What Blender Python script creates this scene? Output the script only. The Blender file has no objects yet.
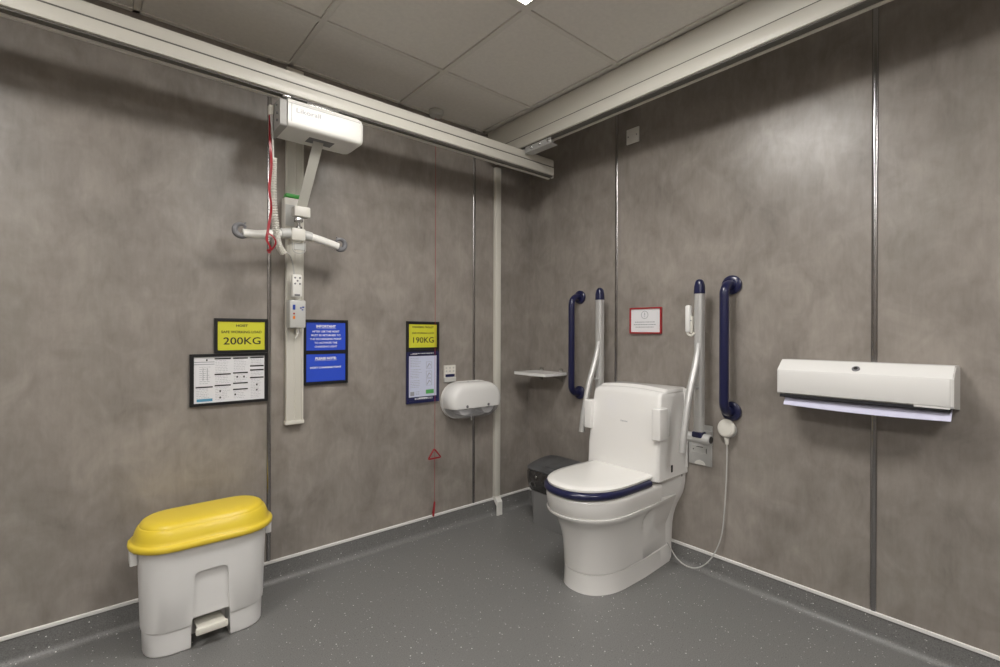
import bpy, bmesh, math, random
from mathutils import Vector, Matrix
C = bpy.context.scene
col = C.collection
random.seed(7)
PI = math.pi

# ------------------------------------------------------------------ materials
def mat(name, color, rough=.5, metal=0., spec=.5, noise=None, emit=None, trans=0., coat=0., alpha=1., bump=None):
    m = bpy.data.materials.new(name); m.use_nodes = True
    nt = m.node_tree; b = nt.nodes['Principled BSDF']
    b.inputs['Base Color'].default_value = (*color, 1)
    b.inputs['Roughness'].default_value = rough
    b.inputs['Metallic'].default_value = metal
    b.inputs['Specular IOR Level'].default_value = spec
    b.inputs['Coat Weight'].default_value = coat
    b.inputs['Transmission Weight'].default_value = trans
    b.inputs['Alpha'].default_value = alpha
    if emit:
        b.inputs['Emission Color'].default_value = (*emit[0], 1); b.inputs['Emission Strength'].default_value = emit[1]
    if noise:
        sc, amt = noise
        tc = nt.nodes.new('ShaderNodeTexCoord'); n = nt.nodes.new('ShaderNodeTexNoise')
        n.inputs['Scale'].default_value = sc; n.inputs['Detail'].default_value = 4
        nt.links.new(tc.outputs['Object'], n.inputs['Vector'])
        r = nt.nodes.new('ShaderNodeValToRGB')
        r.color_ramp.elements[0].position = .3; r.color_ramp.elements[1].position = .7
        r.color_ramp.elements[0].color = (*[c*(1-amt) for c in color], 1)
        r.color_ramp.elements[1].color = (*[min(1, c*(1+amt)) for c in color], 1)
        nt.links.new(n.outputs['Fac'], r.inputs['Fac']); nt.links.new(r.outputs['Color'], b.inputs['Base Color'])
    if bump:
        tc = nt.nodes.new('ShaderNodeTexCoord'); n = nt.nodes.new('ShaderNodeTexNoise')
        n.inputs['Scale'].default_value = bump[0]
        nt.links.new(tc.outputs['Object'], n.inputs['Vector'])
        bp = nt.nodes.new('ShaderNodeBump'); bp.inputs['Strength'].default_value = bump[1]; bp.inputs['Distance'].default_value = .002
        nt.links.new(n.outputs['Fac'], bp.inputs['Height']); nt.links.new(bp.outputs['Normal'], b.inputs['Normal'])
    return m

def wall_material():
    m = bpy.data.materials.new('concrete_effect_panel'); m.use_nodes = True
    nt = m.node_tree; L = nt.links; b = nt.nodes['Principled BSDF']
    tc = nt.nodes.new('ShaderNodeTexCoord')
    def noise(scale, detail, rough, dist=0, sx=1, sy=1, sz=1):
        mp = nt.nodes.new('ShaderNodeMapping'); mp.inputs['Scale'].default_value = (sx, sy, sz)
        n = nt.nodes.new('ShaderNodeTexNoise'); n.inputs['Scale'].default_value = scale
        n.inputs['Detail'].default_value = detail; n.inputs['Roughness'].default_value = rough; n.inputs['Distortion'].default_value = dist
        L.new(tc.outputs['Object'], mp.inputs['Vector']); L.new(mp.outputs['Vector'], n.inputs['Vector'])
        return n.outputs['Fac']
    def mul(a, k, add=0.):
        x = nt.nodes.new('ShaderNodeMath'); x.operation = 'MULTIPLY_ADD'; x.inputs[1].default_value = k; x.inputs[2].default_value = add
        L.new(a, x.inputs[0]); return x.outputs[0]
    def add(a, c):
        x = nt.nodes.new('ShaderNodeMath'); x.operation = 'ADD'; L.new(a, x.inputs[0]); L.new(c, x.inputs[1]); return x.outputs[0]
    big = mul(noise(2.6, 5, .55, .8), .6)
    mid = mul(noise(8, 5, .55, .9, 1, 1, .8), .50)
    fine = mul(noise(34, 4, .6, .5, 1, 1, .35), .26)
    streak = mul(noise(90, 3, .6, 0, 1, 1, .10), .10, -.235)
    f = add(add(big, mid), add(fine, streak))
    r = nt.nodes.new('ShaderNodeValToRGB'); L.new(f, r.inputs['Fac'])
    e = r.color_ramp.elements
    e[0].position = .25; e[0].color = (.185, .165, .147, 1)
    e[1].position = .76; e[1].color = (.385, .350, .316, 1)
    k = e.new(.5); k.color = (.280, .252, .226, 1)
    L.new(r.outputs['Color'], b.inputs['Base Color'])
    rr = nt.nodes.new('ShaderNodeMapRange'); L.new(f, rr.inputs['Value'])
    rr.inputs['To Min'].default_value = .36; rr.inputs['To Max'].default_value = .25
    L.new(rr.outputs['Result'], b.inputs['Roughness'])
    return m

def floor_material():
    m = bpy.data.materials.new('speckled_vinyl'); m.use_nodes = True
    nt = m.node_tree; L = nt.links; b = nt.nodes['Principled BSDF']
    tc = nt.nodes.new('ShaderNodeTexCoord')
    base = nt.nodes.new('ShaderNodeTexNoise'); base.inputs['Scale'].default_value = 260; base.inputs['Detail'].default_value = 2
    L.new(tc.outputs['Object'], base.inputs['Vector'])
    r0 = nt.nodes.new('ShaderNodeValToRGB'); L.new(base.outputs['Fac'], r0.inputs['Fac'])
    r0.color_ramp.elements[0].position = .35; r0.color_ramp.elements[0].color = (.150, .149, .146, 1)
    r0.color_ramp.elements[1].position = .65; r0.color_ramp.elements[1].color = (.215, .213, .208, 1)
    cur = r0.outputs['Color']
    for sc, thr, c, dens in ((60, .12, (.50, .49, .47, 1), .45), (70, .13, (.09, .09, .09, 1), .5), (40, .09, (.9, .9, .87, 1), .5)):
        v = nt.nodes.new('ShaderNodeTexVoronoi'); v.inputs['Scale'].default_value = sc
        L.new(tc.outputs['Object'], v.inputs['Vector'])
        lt = nt.nodes.new('ShaderNodeMath'); lt.operation = 'LESS_THAN'; lt.inputs[1].default_value = thr
        L.new(v.outputs['Distance'], lt.inputs[0])
        sp = nt.nodes.new('ShaderNodeSeparateColor'); L.new(v.outputs['Color'], sp.inputs[0])
        gt = nt.nodes.new('ShaderNodeMath'); gt.operation = 'GREATER_THAN'; gt.inputs[1].default_value = dens
        L.new(sp.outputs[0], gt.inputs[0])
        mu = nt.nodes.new('ShaderNodeMath'); mu.operation = 'MULTIPLY'; L.new(lt.outputs[0], mu.inputs[0]); L.new(gt.outputs[0], mu.inputs[1])
        mx = nt.nodes.new('ShaderNodeMix'); mx.data_type = 'RGBA'
        L.new(mu.outputs[0], mx.inputs[0]); L.new(cur, mx.inputs[6]); mx.inputs[7].default_value = c
        cur = mx.outputs[2]
    L.new(cur, b.inputs['Base Color'])
    b.inputs['Roughness'].default_value = .38
    bn = nt.nodes.new('ShaderNodeTexNoise'); bn.inputs['Scale'].default_value = 180
    L.new(tc.outputs['Object'], bn.inputs['Vector'])
    bp = nt.nodes.new('ShaderNodeBump'); bp.inputs['Strength'].default_value = .15; bp.inputs['Distance'].default_value = .002
    L.new(bn.outputs['Fac'], bp.inputs['Height']); L.new(bp.outputs['Normal'], b.inputs['Normal'])
    return m

M = dict(
    wall=wall_material(), floor=floor_material(),
    ceil=mat('ceiling_tile', (.80, .77, .72), .9, noise=(60, .03)),
    grid=mat('ceiling_grid', (.74, .71, .66), .6),
    cap=mat('white_cap_strip', (.80, .79, .77), .4),
    chrome=mat('brushed_strip', (.38, .37, .37), .20, 1),
    rail=mat('cream_aluminium', (.66, .64, .575), .38, 0, .5),
    rail_dark=mat('rail_groove', (.12, .115, .10), .5),
    pale=mat('pale_plastic', (.80, .79, .75), .32),
    cream=mat('cream_plastic', (.70, .68, .62), .35),
    ceramic=mat('gloss_white', (.82, .81, .79), .16, coat=.4),
    bodyw=mat('satin_white', (.78, .775, .76), .25, coat=.2),
    lid=mat('white_seat_lid', (.83, .82, .79), .18, coat=.3),
    navy=mat('navy_plastic', (.010, .012, .055), .28, coat=.2),
    silver=mat('silver_aluminium', (.60, .60, .59), .36, .45),
    steel=mat('steel', (.55, .55, .54), .25, 1),
    black=mat('black_frame', (.012, .012, .013), .35),
    ink=mat('black_ink', (.015, .015, .015), .5),
    greyink=mat('grey_ink', (.33, .34, .37), .6),
    yellow=mat('sign_yellow', (.63, .62, .04), .4),
    blue=mat('sign_blue', (.026, .080, .60), .4),
    white=mat('sign_white', (.78, .78, .80), .4),
    wink=mat('white_ink', (.85, .87, .90), .5),
    palesheet=mat('sheet_lilac', (.60, .64, .80), .4),
    dnavy=mat('sign_navy', (.012, .014, .075), .4),
    green=mat('sign_green', (.10, .42, .12), .5),
    teal=mat('print_blue', (.10, .33, .50), .5),
    red=mat('red_plastic', (.30, .010, .018), .35),
    redframe=mat('red_frame', (.34, .018, .025), .4),
    cord=mat('red_cord', (.36, .03, .03), .6),
    lidy=mat('yellow_lid', (.80, .60, .045), .36, coat=.12),
    binw=mat('bin_white', (.77, .765, .755), .35),
    pedal=mat('pedal_cream', (.78, .76, .68), .35),
    dgrey=mat('dark_grey_plastic', (.085, .087, .09), .35, noise=(14, .25)),
    smoke=mat('smoked_plastic', (.035, .033, .032), .12, coat=.6, noise=(30, .5)),
    gbody=mat('grey_bin_body', (.23, .23, .23), .28, coat=.2),
    clear=mat('clear_grey_plastic', (.40, .41, .45), .12, trans=.3, alpha=.35),
    roll=mat('tissue_paper', (.80, .79, .78), .9),
    towel=mat('lilac_paper', (.62, .62, .78), .85),
    gap=mat('shadow_slot', (.015, .015, .02), .6),
    strap=mat('grey_strap', (.48, .47, .42), .7),
    ggrey=mat('grey_plastic', (.17, .17, .18), .4),
    ggrey2=mat('end_plate_grey', (.36, .35, .33), .45),
    lgrey=mat('light_grey_plastic', (.52, .52, .50), .4),
    greenlamp=mat('green_indicator', (.05, .30, .05), .3, emit=((.06, .4, .05), .08)),
    orange=mat('orange_button', (.75, .20, .02), .4),
    bluebtn=mat('blue_button', (.02, .06, .35), .4),
    diffuser=mat('light_diffuser', (.9, .9, .88), .5, emit=((1., .97, .93), 25.)),
)

# ------------------------------------------------------------------ mesh helpers
class MB:
    def __init__(s): s.bm = bmesh.new()
    def _face(s, vs):
        try: return s.bm.faces.new(vs)
        except ValueError: return None
    def box(s, x0, x1, y0, y1, z0, z1, bev=0, seg=2, rot=None):
        b = bmesh.new(); bmesh.ops.create_cube(b, size=1)
        for v in b.verts:
            v.co = Vector(((x0+x1)/2+v.co.x*(x1-x0), (y0+y1)/2+v.co.y*(y1-y0), (z0+z1)/2+v.co.z*(z1-z0)))
        if bev: bmesh.ops.bevel(b, geom=list(b.edges)+list(b.verts), offset=bev, segments=seg, affect='EDGES', profile=.5)
        if rot:
            c, ax, a = rot; R = Matrix.Rotation(a, 3, ax); c = Vector(c)
            for v in b.verts: v.co = c+R@(v.co-c)
        s.merge(b); return s
    def merge(s, b):
        mp = {v: s.bm.verts.new(v.co) for v in b.verts}
        for f in b.faces: s._face([mp[v] for v in f.verts])
        b.free()
    def loft(s, rings, cap0=True, cap1=True, closed=True):
        R = [[s.bm.verts.new(p) for p in r] for r in rings]; n = len(R[0])
        for a, b in zip(R, R[1:]):
            for i in range(n if closed else n-1):
                j = (i+1) % n; s._face([a[i], a[j], b[j], b[i]])
        if cap0: s._face(list(reversed(R[0])))
        if cap1: s._face(R[-1])
        return s
    def tube(s, pts, r, n=12, cap=True, flat=1.):
        pts = [Vector(p) for p in pts]; rings = []; up = None
        for i, p in enumerate(pts):
            t = ((pts[min(i+1, len(pts)-1)]-pts[max(i-1, 0)])).normalized()
            if up is None:
                up = t.orthogonal().normalized()
            else:
                up = (up-t*up.dot(t)).normalized()
            w = t.cross(up); rr = r[i] if isinstance(r, (list, tuple)) else r
            rings.append([p+up*math.cos(2*PI*k/n)*rr+w*math.sin(2*PI*k/n)*rr*flat for k in range(n)])
        return s.loft(rings, cap, cap)
    def lathe(s, c, axis, prof, n=32):
        c = Vector(c); ax = Vector(axis).normalized(); u = ax.orthogonal().normalized(); w = ax.cross(u)
        return s.loft([[c+ax*h+u*math.cos(2*PI*k/n)*r+w*math.sin(2*PI*k/n)*r for k in range(n)] for r, h in prof])
    def quad(s, *p):
        s._face([s.bm.verts.new(q) for q in p]); return s
    def prism(s, poly, f0, f1):            # poly of (u,v); f0/f1 map (u,v)->point
        return s.loft([[f0(u, v) for u, v in poly], [f1(u, v) for u, v in poly]])

def smooth_path(pts, n=8):                 # Catmull-Rom
    P = [Vector(p) for p in pts]; P = [2*P[0]-P[1]]+P+[2*P[-1]-P[-2]]; out = []
    for i in range(1, len(P)-2):
        for k in range(n):
            t = k/n; a, b, c, d = P[i-1:i+3]
            out.append(.5*((2*b)+(c-a)*t+(2*a-5*b+4*c-d)*t*t+(3*b-a-3*c+d)*t**3))
    out.append(P[-2]); return out

WL = {}                                    # world location of each object's origin
def obj(name, mb, m, parent=None, sharp=35, kind=None):
    bm = mb.bm if isinstance(mb, MB) else mb
    bmesh.ops.recalc_face_normals(bm, faces=bm.faces)
    off = WL.get(parent.name, Vector()) if parent else Vector()
    own = Vector((0, 0, 0))
    if off.length: bmesh.ops.translate(bm, verts=bm.verts, vec=-off)
    me = bpy.data.meshes.new(name); bm.to_mesh(me); bm.free()
    me.materials.append(M[m] if isinstance(m, str) else m)
    for p in me.polygons: p.use_smooth = True
    me.set_sharp_from_angle(angle=math.radians(sharp))
    o = bpy.data.objects.new(name, me); col.objects.link(o)
    if parent: o.parent = parent
    WL[o.name] = off
    if kind: o['kind'] = kind
    return o
def solo(name, mb, m, loc, label, cat, group=None, sharp=35):    # thing that is one mesh, origin at loc
    bmesh.ops.translate(mb.bm, verts=mb.bm.verts, vec=-Vector(loc))
    o = obj(name, mb, m, None, sharp); o.location = loc; WL[o.name] = Vector(loc)
    o['label'] = label; o['category'] = cat
    if group: o['group'] = group
    return o
def thing(name, label, cat, loc, group=None):
    o = bpy.data.objects.new(name, None); col.objects.link(o); o.location = loc; o.empty_display_size = .05
    o['label'] = label; o['category'] = cat
    if group: o['group'] = group
    WL[o.name] = Vector(loc); return o
def struct(name, mb, m, sharp=35): return obj(name, mb, m, None, sharp, 'structure')

def text_into(mb, txt, size, F, u, v, d, align='CENTER', sx=1., bold=0.):
    cu = bpy.data.curves.new('t', 'FONT'); cu.body = txt; cu.size = size; cu.align_x = align; cu.align_y = 'CENTER'; cu.offset = bold
    cu.resolution_u = 3
    o = bpy.data.objects.new('t', cu); col.objects.link(o)
    bpy.context.view_layer.update()
    me = bpy.data.meshes.new_from_object(o.evaluated_get(bpy.context.evaluated_depsgraph_get()))
    vs = [mb.bm.verts.new(F(u+p.co.x*sx, v+p.co.y, d)) for p in me.vertices]
    for f in me.polygons: mb._face([vs[i] for i in f.vertices])
    bpy.data.objects.remove(o); bpy.data.curves.remove(cu); bpy.data.meshes.remove(me)
def bar_into(mb, F, u0, u1, v0, v1, d):
    mb.quad(F(u0, v0, d), F(u1, v0, d), F(u1, v1, d), F(u0, v1, d))
def lines_into(mb, F, u0, u1, v0, v1, pitch, h, d, seed=1):
    rn = random.Random(seed); v = v1
    while v-h > v0:
        u = u0
        end = u1-(u1-u0)*rn.random()*.35
        while u < end:
            w = rn.uniform(.004, .013); bar_into(mb, F, u, min(u+w, end), v-h, v, d); u += w+.003
        v -= pitch
def FL(u, v, d): return Vector((u, -d, v))           # left wall: u is world x
def FR(u, v, d): return Vector((-d, -u, v))          # right wall: u is -world y

def slab(F, u0, u1, v0, v1, d0, d1, bev=0):
    a, b = F(u0, v0, d0), F(u1, v1, d1)
    return MB().box(min(a.x, b.x), max(a.x, b.x), min(a.y, b.y), max(a.y, b.y), min(a.z, b.z), max(a.z, b.z), bev)
def frame_into(mb, F, u0, u1, v0, v1, w, d0, d1):
    for a in ((u0, u1, v0, v0+w), (u0, u1, v1-w, v1), (u0, u0+w, v0+w, v1-w), (u1-w, u1, v0+w, v1-w)):
        p, q = F(a[0], a[2], d0), F(a[1], a[3], d1)
        mb.box(min(p.x, q.x), max(p.x, q.x), min(p.y, q.y), max(p.y, q.y), min(p.z, q.z), max(p.z, q.z))

# ------------------------------------------------------------------ room shell
X0, Y0, H = -4.02, -3.74, 2.5
struct('floor', MB().box(X0-.1, .1, Y0-.1, .1, -.1, 0), 'floor')
struct('wall_left', MB().box(X0-.1, .1, 0, .1, 0, H), 'wall')
struct('wall_right', MB().box(0, .1, Y0-.1, 0, 0, H), 'wall')
struct('wall_back', MB().box(X0-.1, 0, Y0-.1, Y0, 0, H), 'wall')
struct('wall_front', MB().box(X0-.1, X0, Y0, 0, 0, H), 'wall')
TX, TY = -1.0198, -1.0405
lights = [(0, 0), (-3, 0), (0, -3), (-3, -3)]
# ceiling slab above, with tile openings where light panels sit
cm = MB()
xs = sorted([X0] + [TX+.6*i for i in range(-4, 2)] + [0]); ys = sorted([Y0] + [TY+.6*j for j in range(-4, 2)] + [0])
lit = [(TX-.6+.6*i, TY-.6+.6*j) for i, j in lights]
for a, b in zip(xs, xs[1:]):
    for c, d in zip(ys, ys[1:]):
        if any(abs(a-l[0]) < .01 and abs(c-l[1]) < .01 for l in lit): z = H+.02
        else: z = H
        cm.box(a+.012, b-.012, c+.012, d-.012, z+.004, z+.02, .004, 1)
cm.box(X0, 0, Y0, 0, H+.05, H+.08)
struct('ceiling', cm, 'ceil')
gm = MB()
for x in xs[1:-1]: gm.box(x-.012, x+.012, Y0, 0, H-.001, H+.014)
for y in ys[1:-1]: gm.box(X0, 0, y-.012, y+.012, H-.0005, H+.0135)
gm.box(X0, 0, -.02, 0, H-.001, H+.012); gm.box(-.02, 0, Y0, 0, H-.001, H+.012)
struct('trim_1', gm, 'grid')

# coved skirting
prof = [(.0, .0), (.0, .1), (.004, .1), (.006, .032)]
for k in range(1, 9):
    a = k/8*PI/2; prof.append((.006+.028*(1-math.cos(a)), .032-.0315*math.sin(a)))
prof.append((.040, 0))
def cove(F, e0, e1, m0, m1):               # m = +1 mitre inwards
    return MB().loft([[F(e0+m0*d, z, d) for d, z in prof], [F(e1-m1*d, z, d) for d, z in prof]])
struct('baseboard_left', cove(lambda u, z, d: Vector((u, -d, z)), X0, 0, 1, 1), 'floor')
struct('baseboard_right', cove(lambda u, z, d: Vector((-d, -u, z)), 0, -Y0, 1, 1), 'floor')
struct('baseboard_back', cove(lambda u, z, d: Vector((-u, Y0+d, z)), 0, -X0, 1, 1), 'floor')
struct('baseboard_front', cove(lambda u, z, d: Vector((X0+d, Y0+u, z)), 0, -Y0, 1, 1), 'floor')
struct('trim_2', MB().box(X0, 0, -.009, 0, .094, .109, .002, 1), 'cap')
struct('trim_3', MB().box(-.009, 0, Y0, -.009, .094, .109, .002, 1), 'cap')
# metal joint strips between wall panels
n = 4
def strip(F, u, w, name):
    poly = [(-w/2, 0), (-w/2, .003), (-w*.3, .0055), (0, .0065), (w*.3, .0055), (w/2, .003), (w/2, 0)]
    struct(name, MB().loft([[F(u+a, .108, d) for a, d in poly], [F(u+a, H, d) for a, d in poly]]), 'chrome', 60)
strip(FL, -1.7134, .018, 'trim_4'); strip(FL, -.4924, .018, 'trim_5')
strip(FL, -2.934, .018, 'trim_6'); strip(FR, .740, .018, 'trim_7')
strip(FR, 1.9646, .020, 'trim_8'); strip(FR, 3.187, .020, 'trim_9')
struct('trim_10', MB().box(-.006, 0, -.006, 0, .108, H), M['wall'])

# ------------------------------------------------------------------ ceiling lights
lab = ['square white ceiling light panel nearest the corner, its tip at the top edge',
       'square white ceiling light panel over the left side of the room, out of view',
       'square white ceiling light panel over the right side of the room, out of view',
       'square white ceiling light panel behind the camera, out of view']
for k, (lx, ly) in enumerate(lit):
    t = thing('ceiling_light', lab[k], 'light', (lx+.3, ly+.3, H), 'recessed square ceiling light panels')
    fm = MB()
    for a in ((.012, .588, .012, .024), (.012, .588, .576, .588), (.012, .024, .024, .576), (.576, .588, .024, .576)):
        fm.box(lx+a[0], lx+a[1], ly+a[2], ly+a[3], H+.0, H+.012)
    obj('light_frame', fm, 'grid', t)
    obj('diffuser', MB().box(lx+.024, lx+.576, ly+.024, ly+.576, H+.003, H+.008), 'diffuser', t)

# ------------------------------------------------------------------ overhead rail on the right
t = thing('overhead_rail', 'long cream box rail fixed to ceiling along right hand wall', 'rail', (-.37, Y0/2, H))
obj('rail_body', MB().box(-.40, -.342, Y0, -.02, 2.375, 2.4985, .004), 'rail', t)
obj('lower_channel', MB().box(-.402, -.340, Y0, -.04, 2.308, 2.372, .004), 'rail', t)
obj('joint_line', MB().box(-.3985, -.3435, Y0, -.04, 2.371, 2.376), 'rail_dark', t)
obj('track_slot', MB().box(-.392, -.356, Y0, -.045, 2.3035, 2.3085), 'rail_dark', t)
obj('track_lip', MB().box(-.356, -.341, Y0, -.04, 2.297, 2.310, .002), 'rail', t)

# traversing beam on the left
t = thing('hoist_beam', 'long cream hoist beam running along left wall, open end near corner', 'beam', (-1.5, -.315, 2.3))
bx1 = -.145
obj('beam_body', MB().box(X0, bx1, -.366, -.324, 2.240, 2.288, .006), 'rail', t)
obj('beam_channel', MB().box(X0, bx1, -.372, -.318, 2.187, 2.236, .005), 'rail', t)
obj('joint_line', MB().box(X0, bx1-.002, -.368, -.322, 2.2345, 2.2415), 'rail_dark', t)
obj('track_slot', MB().box(X0, bx1-.004, -.362, -.334, 2.181, 2.188), 'rail_dark', t)
obj('track_lip', MB().box(X0, bx1, -.334, -.319, 2.174, 2.188, .002), 'rail', t)
e = obj('end_plate', MB().box(bx1, bx1+.004, -.364, -.326, 2.190, 2.284, .001, 1), 'rail', t)
obj('bumper', MB().box(bx1+.004, bx1+.014, -.355, -.335, 2.178, 2.20, .004), 'pale', e)

# trolley carrying the beam under the right rail
t = thing('rail_trolley', 'silver trolley bracket linking hoist beam end to right ceiling rail', 'bracket', (-.35, -.44, 2.3))
obj('carriage', MB().box(-.392, -.345, -.56, -.20, 2.289, 2.297, .002), 'silver', t)
obj('side_plate', MB().box(-.398, -.394, -.585, -.375, 2.268, 2.300, .001, 1).box(-.398, -.345, -.585, -.375, 2.264, 2.268), 'silver', t)
for y in (-.43, -.50, -.565): obj('bolt', MB().lathe((-.398, y, 2.284), (-1, 0, 0), [(.009, 0), (.009, .004), (.005, .009)], 12), 'steel', t)

# wall box under the right rail
t = thing('blank_wall_plate', 'small square pale grey plate high on right wall beneath rail', 'wall plate', (0, -.852, 2.33))
obj('plate', slab(FR, .812, .893, 2.283, 2.368, 0, .010, .002), 'pale', t)
for y in (-.824, -.880): obj('screw', MB().lathe((-.010, y, 2.325), (-1, 0, 0), [(.004, 0), (.003, .0015)], 10), 'ggrey', t)

# ------------------------------------------------------------------ white pipe casing to the floor
t = thing('cable_trunking', 'slim white vertical trunking near corner running floor to hoist beam', 'trunking', (-.312, 0, 0))
obj('casing', MB().box(-.334, -.288, -.028, -.001, .119, 2.29, .003), 'rail', t)
ft = [(.0, .118), (.032, .118), (.037, .105), (.052, .088), (.052, 0.001), (.042, 0.001), (.042, .06), (0, .112)]
obj('foot_cover', MB().loft([[Vector((x, -d, z)) for d, z in ft] for x in (-.333, -.291)]), 'pale', t)

# ------------------------------------------------------------------ charging mast
t = thing('charging_mast', 'tall pale trunking mast on left wall behind the hoist spreader bar', 'mast', (-1.602, 0, .75))
obj('mast_body', MB().box(-1.643, -1.563, -.026, -.0005, .766, 2.48, .003), 'rail', t)
obj('centre_rib', MB().box(-1.604, -1.598, -.030, -.025, .770, 2.46, .001, 1), 'rail', t)
for x in (-1.639, -1.567): obj('raised_edge', MB().box(x-.004, x+.004, -.031, -.0255, .770, 2.46, .001, 1), 'rail', t)
obj('end_cap', MB().box(-1.647, -1.559, -.034, -.0005, .752, .770, .003), 'cream', t)

t = thing('docking_station', 'pale docking block with green light, on mast above the spreader bar', 'dock', (-1.63, -.03, 1.7))
obj('dock_body', MB().box(-1.668, -1.600, -.085, -.0315, 1.655, 1.835, .005), 'cream', t)
obj('indicator_lamp', MB().box(-1.662, -1.596, -.088, -.045, 1.8365, 1.854, .003), 'greenlamp', t)
obj('latch_plate', MB().box(-1.665, -1.625, -.089, -.086, 1.70, 1.80, .002), 'lgrey', t)

t = thing('charger_box', 'small grey box with blue and orange buttons low on the mast', 'control box', (-1.61, -.031, 1.22))
obj('box_body', MB().box(-1.645, -1.572, -.092, -.0315, 1.220, 1.352, .006), 'lgrey', t)
obj('button', MB().box(-1.633, -1.621, -.095, -.0925, 1.306, 1.330, .001, 1), 'bluebtn', t)
obj('button', MB().box(-1.632, -1.622, -.095, -.0925, 1.262, 1.276, .001, 1), 'orange', t)
obj('indicator', MB().box(-1.631, -1.623, -.094, -.0925, 1.284, 1.292, .001, 1), 'redframe', t)
lm = MB(); lm.box(-1.600, -1.592, -.0935, -.0922, 1.312, 1.318).box(-1.590, -1.580, -.0935, -.0922, 1.316, 1.322).box(-1.592, -1.584, -.0935, -.0922, 1.304, 1.309)
obj('marking', lm, 'bluebtn', t)
obj('plug', MB().tube([(-1.600, -.06, 1.2205), (-1.600, -.06, 1.19)], .008, 10).tube(smooth_path([(-1.600, -.06, 1.195), (-1.604, -.062, 1.18), (-1.612, -.06, 1.17)], 4), .003, 8), 'pale', t)

t = thing('hoist_handset', 'pale hoist handset on the mast, hanging by a coiled cable', 'handset', (-1.615, -.06, 1.36))
hb = MB().box(-1.634, -1.588, -.092, -.060, 1.366, 1.475, .008)
obj('handset_body', hb, 'pale', t)
for u, v in ((-1.622, 1.458), (-1.600, 1.458), (-1.622, 1.430), (-1.600, 1.430), (-1.611, 1.444)):
    obj('button', MB().lathe((u, -.092, v), (0, -1, 0), [(.0045, 0), (.004, .002)], 12), 'ggrey', t)
obj('brand_panel', MB().box(-1.625, -1.600, -.0935, -.0918, 1.372, 1.380), 'ggrey', t)
obj('handset_clip', MB().box(-1.626, -1.596, -.0595, -.0315, 1.39, 1.44, .003), 'lgrey', t)
path = smooth_path([(-1.775, -.30, 1.93), (-1.773, -.285, 1.85), (-1.768, -.275, 1.75), (-1.757, -.27, 1.65), (-1.742, -.255, 1.58), (-1.715, -.235, 1.545)], 60)
hx = MB(); pts = []
for i, p in enumerate(path):
    tt = (path[min(i+1, len(path)-1)]-path[max(i-1, 0)]).normalized(); u = tt.cross(Vector((0, 1, 0))).normalized(); w = tt.cross(u)
    a = i*2*PI/6.5; pts.append(p+u*math.cos(a)*.0115+w*math.sin(a)*.0115)
hx.tube(pts, .0042, 6)
hx.tube(path[::6], .0085, 8)
obj('coiled_cable', hx, 'cream', t)
obj('cable', MB().tube(smooth_path([(-1.790, -.31, 2.12), (-1.782, -.31, 2.03), (-1.775, -.30, 1.93)], 6), .0035, 8), 'lgrey', t)
obj('cable', MB().tube(smooth_path([(-1.715, -.235, 1.545), (-1.69, -.20, 1.555), (-1.655, -.13, 1.55), (-1.632, -.09, 1.52), (-1.622, -.078, 1.474)], 8), .003, 8), 'lgrey', t)

# ------------------------------------------------------------------ hoist motor
t = thing('hoist_motor', 'white box hoist motor hanging under the left beam', 'hoist motor', (-1.60, -.315, 2.04))
def motor_ring(x, y0, y1, z0, z1, r=.022, inset=0):
    pts = []
    for cx, cz, a0 in ((y1-r, z1-r, 0), (y0+r, z1-r, 1), (y0+r*.8, z0+r*.8, 2), (y1-r*.8, z0+r*.8, 3)):
        for k in range(6):
            a = (a0+k/5)*PI/2; rr = r-inset*.0
            pts.append(Vector((x, cx+(math.cos(a))*(r if a0 < 2 else r*.8), cz+math.sin(a)*(r if a0 < 2 else r*.8))))
    return pts
YR, YF, ZB, ZT = -.225, -.405, 2.042, 2.160
rings = []
for x, i in ((-1.7475, 0), (-1.45, 0), (-1.432, .003), (-1.422, .010), (-1.418, .020)):
    rings.append(motor_ring(x, YF+i, YR-i, ZB+i, ZT-i))
obj('motor_housing', MB().loft(rings), 'pale', t)
for z in (2.07, 2.10, 2.13): obj('end_screw', MB().lathe((-1.776, -.36, z), (-1, 0, 0), [(.006, 0), (.005, .004)], 10), 'ggrey', t)
obj('mounting_plate', MB().loft([motor_ring(x, YF+.008, YR, ZB-.002, ZT-.008, .012) for x in (-1.776, -1.748)]), 'ggrey2', t)
obj('housing_seam', MB().box(-1.7475, -1.440, YF-.0012, YF+.002, 2.136, 2.1385).box(-1.735, -1.732, YF-.001, YF+.002, ZB+.02, ZT-.02), 'lgrey', t)
obj('strap_slot', MB().box(-1.64, -1.53, -.34, -.28, ZB-.0015, ZB+.004, .001, 1), 'ggrey', t)
tm = MB(); text_into(tm, 'Likorall', .028, lambda u, v, d: Vector((u, -d, v)), -1.665, 2.112, -YF+.002, sx=1.25)
obj('lettering', tm, mat('motor_print', (.40, .40, .42), .5), t)
obj('carriage', MB().box(-1.66, -1.52, -.365, -.325, 2.158, 2.180, .003), 'steel', t)
obj('front_hook', MB().box(-1.765, -1.735, -.40, -.37, 2.158, 2.168, .002), 'steel', t)
obj('cord_holder', MB().box(-1.796, -1.779, -.318, -.292, 2.105, 2.145, .003), 'pedal', t)
tp = [(-1.790, -.306, 2.11), (-1.792, -.308, 2.02), (-1.786, -.31, 1.90), (-1.792, -.305, 1.80), (-1.783, -.30, 1.72), (-1.795, -.30, 1.63), (-1.80, -.30, 1.585), (-1.785, -.295, 1.555), (-1.79, -.295, 1.53)]
rp = MB()
sp = smooth_path(tp, 6); rings = []
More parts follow.
